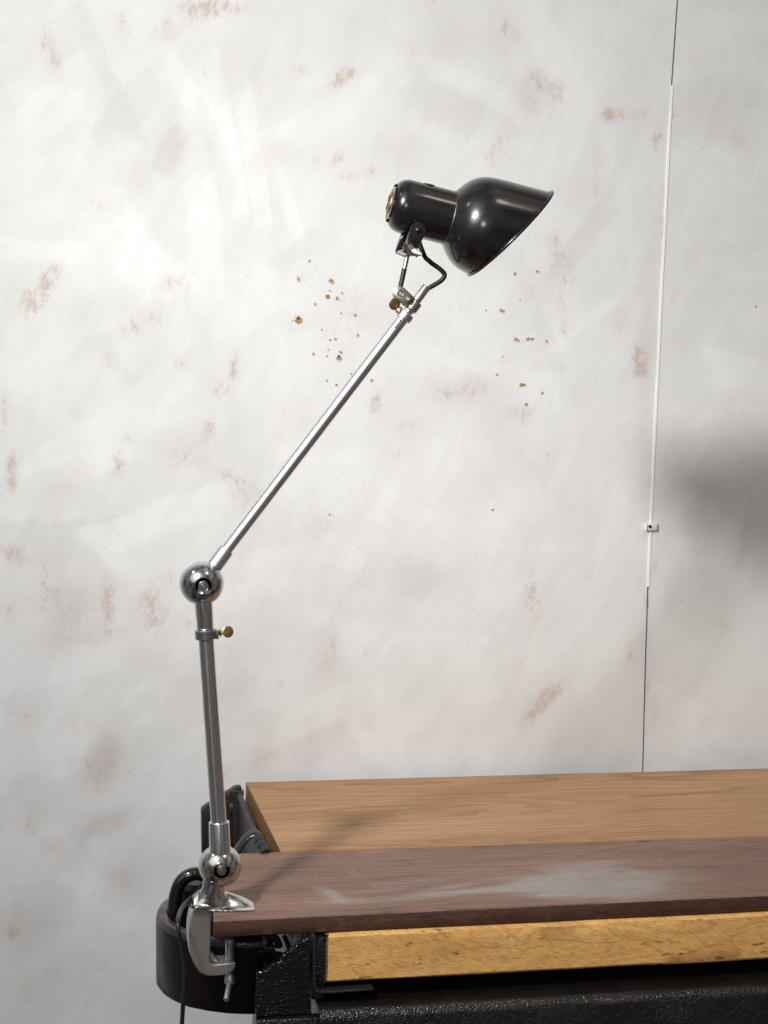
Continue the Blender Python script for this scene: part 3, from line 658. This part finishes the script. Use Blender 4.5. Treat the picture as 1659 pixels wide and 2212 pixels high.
bm.faces.new(secs[0]); bm.faces.new(secs[-1])
# neck flowing up to the ball
nb = Vector((B0.x-.001, 0, .0)); nk = []
for z, rx, ry, ox in ((.003, .030, .014, -.006), (.009, .0225, .0135, -.007), (.014, .0175, .0125, -.0075), (.020, .0140, .0115, -.0075), (.026, .0125, .011, -.0068), (.034, .0125, .011, -.006), (.044, .012, .011, -.006)):
    nk.append([bm.verts.new((nb.x+ox+rx*math.cos(2*math.pi*k/32), ry*math.sin(2*math.pi*k/32), z)) for k in range(32)])
for a, b in zip(nk, nk[1:]):
    for k in range(32): bm.faces.new((a[k], a[(k+1) % 32], b[(k+1) % 32], b[k]))
bm.faces.new(nk[0]); bm.faces.new(nk[-1])
# inner web in the corner
wb_ = [cl(770, 1270), cl(905, 1440), cl(770, 1440)]
prism(bm, [p+Vector((0, .010, 0)) for p in wb_], [p+Vector((0, .018, 0)) for p in wb_])
clamp = obj('clamp', bm, M['cast_metal'], lamp)
md = clamp.modifiers.new('fuse', 'REMESH'); md.mode = 'VOXEL'; md.voxel_size = .0009; md.use_smooth_shade = True
ms = clamp.modifiers.new('smooth', 'SMOOTH'); ms.factor = .5; ms.iterations = 6
# screw with threads, knob and bar
bm = bmesh.new()
sa, sb = onY(*c3(1037, 1100), 0), onY(*c3(1036, 1545), 0); L = (sb-sa).length
prof = [(0, 0), (0, .0058), (.004, .0058)]; nth = 44
for k in range(nth): t = .004+(L-.004)*k/nth; prof += [(t, .0049), (t+(L/nth)*.5, .0056)]
prof += [(L, .0045), (L+.003, .0045), (L+.006, .0064), (L+.0125, .0064), (L+.0145, .004), (L+.0145, 0)]
lathe(bm, sa, sb-sa, prof, 28)
screw = obj('clamp_screw', bm, M['cast_metal'], clamp)
bm = bmesh.new(); kc = sb+(sb-sa).normalized()*.0095
tb = Vector((-.0075, -.026, -.0135)); rod(bm, kc-tb*.3, kc+tb, .0033, seg=24)
obj('tommy_bar', bm, M['cast_metal'], screw)

def ball_joint(c, rad, axis, groove):
    bm = bmesh.new(); prof = []; hr = .375*rad; lip = .03*rad
    n = 40; a1 = math.asin((hr+lip)/rad)
    for k in range(n+1):
        a = math.pi-(math.pi-a1)*k/n; t, r = math.cos(a)*rad, math.sin(a)*rad
        prof.append((t, max(0, r)))
        if groove and k < n and math.cos(a) < -.12 <= math.cos(math.pi-(math.pi-a1)*(k+1)/n):
            rr = math.sqrt(rad*rad-(.12*rad)**2); prof += [(-.125*rad, rr), (-.12*rad, rr*.975), (-.105*rad, rr*.975), (-.10*rad, rr*.998)]
    t = math.cos(a1)*rad
    prof += [(t+.005*rad, hr+.4*lip), (t-.01*rad, hr), (t-.34*rad, hr-.01*rad), (t-.34*rad, 0)]
    lathe(bm, c, axis, prof, 72, close=False)
    j = obj('ball_joint', bm, M['cast_metal'] if not groove else M['steel'], lamp, angle=30)
    bm = bmesh.new(); lathe(bm, c+axis*(t-.335*rad), axis, [(0, 0), (0, hr*.98), (.004*rad, hr*.98), (.004*rad, 0)], 40)
    obj('recess', bm, M['recess'], j)
    x, y = frame(axis); bm = bmesh.new(); hx = [(x*math.cos(R(60*k+12))+y*math.sin(R(60*k+12)))*.245*rad for k in range(6)]
    p0 = c+axis*(t-.33*rad); prism(bm, [p0+h for h in hx], [p0+h+axis*.26*rad for h in hx], .0006, 2)
    lathe(bm, p0, axis, [(.2*rad, .19*rad), (.275*rad, .185*rad), (.275*rad, .125*rad), (.255*rad, .12*rad), (.255*rad, .115*rad), (.33*rad, .10*rad), (.335*rad, .05*rad), (.31*rad, .035*rad), (.31*rad, 0)], 28, close=False)
    obj('hex_nut', bm, M['nut_metal'], j)
    return j
def tube_dir(a, b): return (b-a).normalized()
AX = (EN+EX*.02).normalized()
ball_joint(B0.copy(), 46.5*SU, AX, False)
UB = LP(435.8, 1260); ball_joint(UB, 47*SU, AX, True)
# lower pole
PO = 11*SU; PB = LO(476.5, 1868, PO)
bm = bmesh.new(); st_ = LO(473.1, 1774.5, PO); d = tube_dir(PB, st_); L = (st_-PB).length
lathe(bm, PB, d, [(0, 0), (0, 23.6*SU), (L-.0012, 22.2*SU), (L-.0003, 21.6*SU), (L, 20.8*SU), (L, 17.4*SU), (L-.006, 17.2*SU), (L-.006, 0)], 56)
obj('pole_sleeve', bm, M['pole_steel'], lamp)
cc = LO(444.6, 1370, PO)
bm = bmesh.new(); rod(bm, st_-d*.01, cc, 17*SU, 16.6*SU, 48, 0); obj('support_pole', bm, M['pole_steel'], lamp)
def thumb_screw(base, shaft_dir, disc_n, ln, r, parent, flat=.22):
    bm = bmesh.new(); sd = shaft_dir.normalized()
    lathe(bm, base, sd, [(0, 0), (0, .0022), (ln*.25, .0022), (ln*.32, .0036), (ln*.5, .0050), (ln*.62, .0036), (ln*.7, .0022), (ln*1.05, .0022), (ln*1.05, 0)], 20)
    dn = (disc_n-sd*disc_n.dot(sd)*.3).normalized(); lathe(bm, base+sd*(ln+r*.85)-dn*r*flat*.5, dn, [(0, 0), (0, r*.8), (r*.04, r*.94), (r*flat*.5, r), (r*(flat-.04), r*.94), (r*flat, r*.8), (r*flat*.96, 0)], 36)
    obj('thumb_screw', bm, M['brass'], parent)
UF = LO(437, 1262, PO); du = tube_dir(cc, UF)
bm = bmesh.new(); h = 10*SU; r_ = 23*SU
lathe(bm, cc, du, [(-h, 17*SU), (-h, r_-.0008), (-h+.0008, r_), (h-.0008, r_), (h, r_-.0008), (h, 17*SU)], 56, close=False)
col1 = obj('locking_collar', bm, M['dark_steel'], lamp)
bm = bmesh.new(); box(bm, -.003, .0022, -.0042, .0042, -h*.95, h*.95, .0006)
for v in bm.verts: v.co = cc+EX*(v.co.x+r_*.98)+EN*(v.co.y)+du*v.co.z
obj('collar_lug', bm, M['dark_steel'], col1)
thumb_screw(cc+EX*(r_+.001)+du*.001, EX+du*.14, EN+EX*.45+du*.15, 12*SU, 12.5*SU, col1)
bm = bmesh.new(); p0 = LO(443.4, 1357, PO); lathe(bm, p0, tube_dir(p0, UF), [(-.0015, 0), (-.0015, 16*SU), (.0, 17.2*SU), (.001, 18.2*SU), ((UF-p0).length*.95, 20*SU), ((UF-p0).length*.95, 0)], 56)
obj('pole_sleeve', bm, M['pole_steel'], lamp)
# upper arm
AO = -7*SU; UK = LO(435, 1261, AO); se = LO(489.9, 1186.8, AO); de = tube_dir(UK, se); L = (se-UK).length
bm = bmesh.new(); lathe(bm, UK, de, [(0, 0), (0, 17.5*SU), (L-.0015, 16.8*SU), (L, 15.8*SU), (L, 13*SU), (L-.005, 12.7*SU), (L-.005, 0)], 56)
obj('arm_sleeve', bm, M['bright_steel'], lamp)
ce = LP(874.6, 682.6); da = tube_dir(se, ce)
bm = bmesh.new(); rod(bm, se-da*.008, ce, 12.4*SU, 12.6*SU, 48, 0)
arm = obj('arm_tube', bm, M['bright_steel'], lamp)
bm = bmesh.new()                                                   # saw slit below the end collar
s1, s2 = LP(868, 690, 0), LP(852, 706, 0); nr_ = (EN-EX*.35).normalized()
for q, (pt, wd) in enumerate(((s1, .0007), (s2, .0006))): pass
off = (EN*math.cos(.35)-EX*math.sin(.35)*.9).normalized()*12.75*SU
a0, a1_ = ce-da*9*SU, ce-da*32*SU
sweep(bm, [a0+off*.985, a1_+off*.985], .00075, 8); obj('slit', bm, M['recess'], arm)
bm = bmesh.new(); h = 8*SU; r_ = 17.7*SU
lathe(bm, ce, da, [(-h, 12.6*SU), (-h, r_-.0007), (-h+.0007, r_), (h-.0007, r_), (h, r_-.0007), (h, 11*SU)], 48, close=False)
obj('locking_collar', bm, M['bright_steel'], lamp)
# swivel bracket
cb = LP(892.1, 659.6); bm = bmesh.new(); h = 11*SU; r_ = 15.5*SU
lathe(bm, cb, da, [(-h-.004, 0), (-h-.004, 10*SU), (-h-.0015, 10*SU), (-h-.0015, r_*.8), (-h, r_-.0006), (-h+.0006, r_), (h-.0006, r_), (h, r_-.0006), (h, 0)], 44, close=False)
pv, bo = LP(862.8, 633), LP(882, 648)
def plate(off, th):
    e1 = tube_dir(pv, cb); e2 = EN.cross(e1).normalized(); rr, r2 = 14*SU, 13*SU
    pts = [pv+(e1*math.cos(a)+e2*math.sin(a))*rr for a in [R(90+180*k/12) for k in range(13)]] + [cb-e1*2*SU-e2*r2, cb-e1*2*SU+e2*r2]
    prism(bm, [p+EN*off for p in pts], [p+EN*(off-th) for p in pts], .0005, 2)
plate(.0075, .0028); plate(-.0045, .0028)
sw = obj('swivel_bracket', bm, M['nickel'], lamp)
bm = bmesh.new()
lathe(bm, pv, EN, [(-.0072, 0), (-.0072, 9*SU), (.0062, 9*SU), (.0072, 7.6*SU), (.0082, 7.4*SU), (.0086, 6.6*SU), (.0076, 6*SU), (.0074, 0)], 32)
obj('pivot_pin', bm, M['dark_steel'], sw)
bm = bmesh.new()
lathe(bm, bo, EN, [(-.008, 0), (-.008, 7*SU), (.007, 8*SU), (.0085, 8.4*SU), (.0105, 7.6*SU), (.0108, 5.2*SU), (.0104, 5*SU)], 28)
x, y = frame(EN); hx = [(x*math.cos(R(60*k))+y*math.sin(R(60*k)))*5*SU for k in range(6)]
prism(bm, [bo+EN*.010+q for q in hx], [bo+EN*.0135+q for q in hx], .0005, 2)
obj('pivot_bolt', bm, M['copper'], sw)
th = LP(850.5, 656.4, .006); bd = LP(860.5, 669.5, .004)
bm = bmesh.new(); dd = (th-bd).normalized()
lathe(bm, bd-dd*.006, dd, [(0, 0), (0, .0022), (.003, .0022), (.0045, .004), (.006, .0046), (.0075, .004), (.009, .0022), (.012, .0022), (.012, 0)], 20)
dn = (EN*.85-Vector((0, 0, 1))*.16+EX*.30).normalized(); rdd = 13.5*SU
lathe(bm, th-dn*.001, dn, [(0, 0), (0, rdd*.82), (.0004, rdd*.95), (.0012, rdd), (.002, rdd*.95), (.0024, rdd*.82), (.0023, 0)], 36)
obj('thumb_screw', bm, M['brass'], sw)
# stub tube
ts = LP(922, 618.6); bm = bmesh.new(); L = (ts-cb).length
lathe(bm, cb, tube_dir(cb, ts), [(0, 0), (0, 9.8*SU), (L-.0006, 9.8*SU), (L, 9.3*SU), (L, 8*SU), (L-.006, 7.8*SU), (L-.006, 0)], 40)
obj('stub_tube', bm, M['nickel'], lamp)
# tilt rod
ra, rb = LP(863.6, 626), LP(880, 552); rm = ra+(rb-ra)*.62
bm = bmesh.new(); rod(bm, ra, rm, 5.4*SU, seg=24, ch=0); ball(bm, pv, 8.6*SU, (1, .8, 1))
rd_ = obj('tilt_rod', bm, M['rubber'], lamp)
bm = bmesh.new(); rod(bm, rm, rb+(rb-ra).normalized()*.003, 5.1*SU, seg=24, ch=0); obj('bare_rod_end', bm, M['nickel'], rd_)
# head: axis from housing cap towards the shade mouth
KP = SU/(2.860*1.35624)                                            # metres per crop unit
hA, hB = LP(*c1(240, 355)), LP(*c1(240+968, 355+250)); hx_ = tube_dir(hA, hB); hn = hx_.cross(EN).normalized()
if hn.z > 0: hn = -hn                                              # points to the lower side
bm = bmesh.new(); sc = lambda L: [(t*KP, r*KP) for t, r in L]
lathe(bm, hA, hx_, sc([(-128, 0), (-126, 60), (-121, 98), (-112, 134), (-98, 164), (-78, 190), (-52, 208), (-24, 218), (0, 222), (200, 223), (384, 224), (388, 221), (392, 0)]), 96)
hous = obj('lamp_housing', bm, M['enamel'], lamp, angle=30)
bm = bmesh.new(); lathe(bm, hA, hx_, sc([(-130, 0), (-133, 10), (-132, 30), (-133, 60), (-133, 78), (-129, 90), (-119, 94)]), 48, close=False)
for k in range(4):
    a = R(45+90*k); q = EN*math.cos(a)+hn*math.sin(a); p = hA-hx_*132*KP
    sweep(bm, [p+q*18*KP, p+q*80*KP], 7*KP, 8)
obj('badge', bm, M['old_brass'], hous)
for k in range(6):
    bm = bmesh.new(); pts = []
    for j in range(9):
        a = R(60*k+8+44*j/8); q = EN*math.cos(a)+hn*math.sin(a); pts.append(hA-hx_*104*KP+q*150*KP)
    sweep(bm, pts, 11*KP, 10); obj('vent_slot', bm, M['recess'], hous)
bm = bmesh.new(); p = hA+hx_*(160)*KP-hn*221*KP+EN*20*KP; lathe(bm, p, -hn, sc([(-6, 52), (1, 50), (4, 42), (5, 0)]), 28, close=False); obj('cover_boss', bm, M['enamel'], hous)
bm = bmesh.new()
prof = [(386, 226), (398, 240), (416, 264), (436, 290), (458, 314), (485, 340), (515, 362), (554, 383), (595, 397), (639, 406), (690, 411), (760, 412), *[(800+40*k, 412) for k in range(14)]]
lathe(bm, hA, hx_, sc(prof), 128, close=False)
cu, cl_ = hA+hx_*1163*KP-hn*411*KP, hA+hx_*668*KP+hn*412*KP
cd_ = tube_dir(cl_, cu); cn_ = cd_.cross(EN).normalized()
if cn_.dot(hx_) < 0: cn_ = -cn_
gm = bm.verts[:]+bm.edges[:]+bm.faces[:]
bmesh.ops.bisect_plane(bm, geom=gm, plane_co=(cu+cl_)/2, plane_no=cn_, clear_outer=True)
bd_ = [e for e in bm.edges if e.is_boundary and abs((e.verts[0].co-cu).dot(cn_)) < 1e-5 and abs((e.verts[1].co-cu).dot(cn_)) < 1e-5]
loop = [bd_[0].verts[0], bd_[0].verts[1]]; used = {bd_[0]}
while True:
    nx_ = [e for e in loop[-1].link_edges if e in bd_ and e not in used]
    if not nx_: break
    used.add(nx_[0]); o_ = nx_[0].other_vert(loop[-1])
    if o_ == loop[0]: break
    loop.append(o_)
rim = [v.co.copy() for v in loop]; cen = sum(rim, Vector())/len(rim)
merged = [rim[0]]
for p in rim[1:]:
    if (p-merged[-1]).length > .0012: merged.append(p)
shade = obj('lamp_shade', bm, [M['enamel'], M['white_enamel']], lamp, angle=60)
so = shade.modifiers.new('sheet', 'SOLIDIFY'); so.thickness = .0009; so.offset = -1; so.material_offset = 1; so.use_rim = True
bm = bmesh.new(); sweep(bm, [p+(p-cen).normalized()*.0009 for p in merged], .00185, 14, closed=True, upv=cn_); obj('shade_rim', bm, M['enamel'], shade, angle=80)
bm = bmesh.new()
ringp = [hA+hx_*388*KP+(EN*math.cos(2*math.pi*k/72)+hn*math.sin(2*math.pi*k/72))*226*KP for k in range(72)]
sweep(bm, ringp, 3.2*KP, 8, closed=True); obj('neck_ring', bm, M['dark_steel'], shade)
# yoke holding the housing
offt = 208*KP
pvp = LO(902.8, 497.5, offt)-EN*offt
fb = LO(881.5, 549.5, offt)-EN*offt; fd = tube_dir(fb, pvp); fx = fd.cross(EN).normalized()
if fx.dot(EX) < 0: fx = -fx
bm = bmesh.new()
def tab(s):
    w_, rr = 14.5*SU, 17*SU; pts = []
    Lt = (pvp-fb).length
    for k in range(17):
        a = R(180*k/16); pts.append(fb+fd*Lt+fx*math.cos(a)*rr+fd*math.sin(a)*rr)
    pts += [fb-fx*w_+fd*8*SU, fb-fx*w_*.8, fb+fx*w_*.8, fb+fx*w_+fd*8*SU]
    o1 = EN*s*(offt+.001); o2 = EN*s*(offt-.0014)
    prism(bm, [p+o1 for p in pts], [p+o2 for p in pts], .0006, 2)
tab(1); tab(-1)
q = [fb-fx*12.5*SU+fd*.5*SU, fb+fx*12.5*SU+fd*.5*SU, fb+fx*12.5*SU+fd*7*SU, fb-fx*12.5*SU+fd*7*SU]
prism(bm, [p+EN*(offt-.0003) for p in q], [p-EN*(offt-.0003) for p in q], .0012, 3)
yoke = obj('yoke', bm, M['gloss_black'], lamp)
bm = bmesh.new(); ball(bm, pvp+EN*(offt+.0012), 6.5*SU, (1, .7, 1)); obj('rivet', bm, M['gloss_black'], yoke)
# wing nut
wc = LO(*c11(715, 590), offt+.002); bm = bmesh.new()
lathe(bm, wc-EN*.003, EN, [(0, 0), (0, .0045), (.005, .004), (.0065, .0025), (.0065, 0)], 20)
wd = (LP(*c11(900, 690))-LP(*c11(610, 490))).normalized(); wp = wd.cross(EN).normalized()
for s, L, a in ((-1, 17*SU, .004), (1, 26*SU, .002)):
    pts = catmull([wc+wd*s*.001+EN*.001, wc+wd*s*L*.45+wp*a*.5+EN*.003, wc+wd*s*L+wp*a*.1+EN*.0055], 6)
    sweep(bm, pts, lambda t: .0016+.0022*math.sin(math.pi*min(1, t*1.02)), 12, ry=.0011, upv=EN)
pts = catmull([wc+wp*.004-wd*.008, wc+wp*.0055, wc+wp*.004+wd*.012], 5); sweep(bm, pts, .0011, 8)
obj('wing_nut', bm, M['nickel'], yoke)
# cable at the head
bm = bmesh.new(); kp = [(862, 440), (900, 560), (950, 690), (1010, 790), (1085, 860), (1170, 930), (1260, 990), (1335, 1052), (1385, 1105), (1400, 1145), (1385, 1195), (1335, 1255), (1250, 1312), (1160, 1365), (1085, 1410), (1020, 1470)]
pts = [LP(*c11(x, y), .004 if i < 3 else 0) for i, (x, y) in enumerate(kp)]
pts.insert(0, LP(*c11(850, 330), -.004)); sweep(bm, catmull(pts, 6), 5.2*SU, 16)
obj('lead_wire', bm, M['rubber'], lamp)
# power cord hanging from the clamp
bm = bmesh.new(); kp = [(672, 380, .012), (660, 445, .014), (610, 520, .014), (530, 585, .01), (455, 655, .0), (395, 740, -.02), (370, 820, -.045), (360, 900, -.058), (368, 1000, -.063), (388, 1100, -.063), (412, 1200, -.062), (434, 1320, -.061), (450, 1460, -.06), (452, 1580, -.06), (446, 1720, -.06), (436, 1860, -.06), (427, 1960, -.06), (418, 2100, -.06), (408, 2300, -.06), (402, 2500, -.06)]
pts = [onY(*c3(x, y), z) for x, y, z in kp]; pts += [pts[-1]+Vector((-.004*k, .002*k*k, -.1*k)) for k in range(1, 5)]
sweep(bm, catmull(pts, 6), .0026, 12)
obj('power_cord', bm, M['rubber'], lamp)
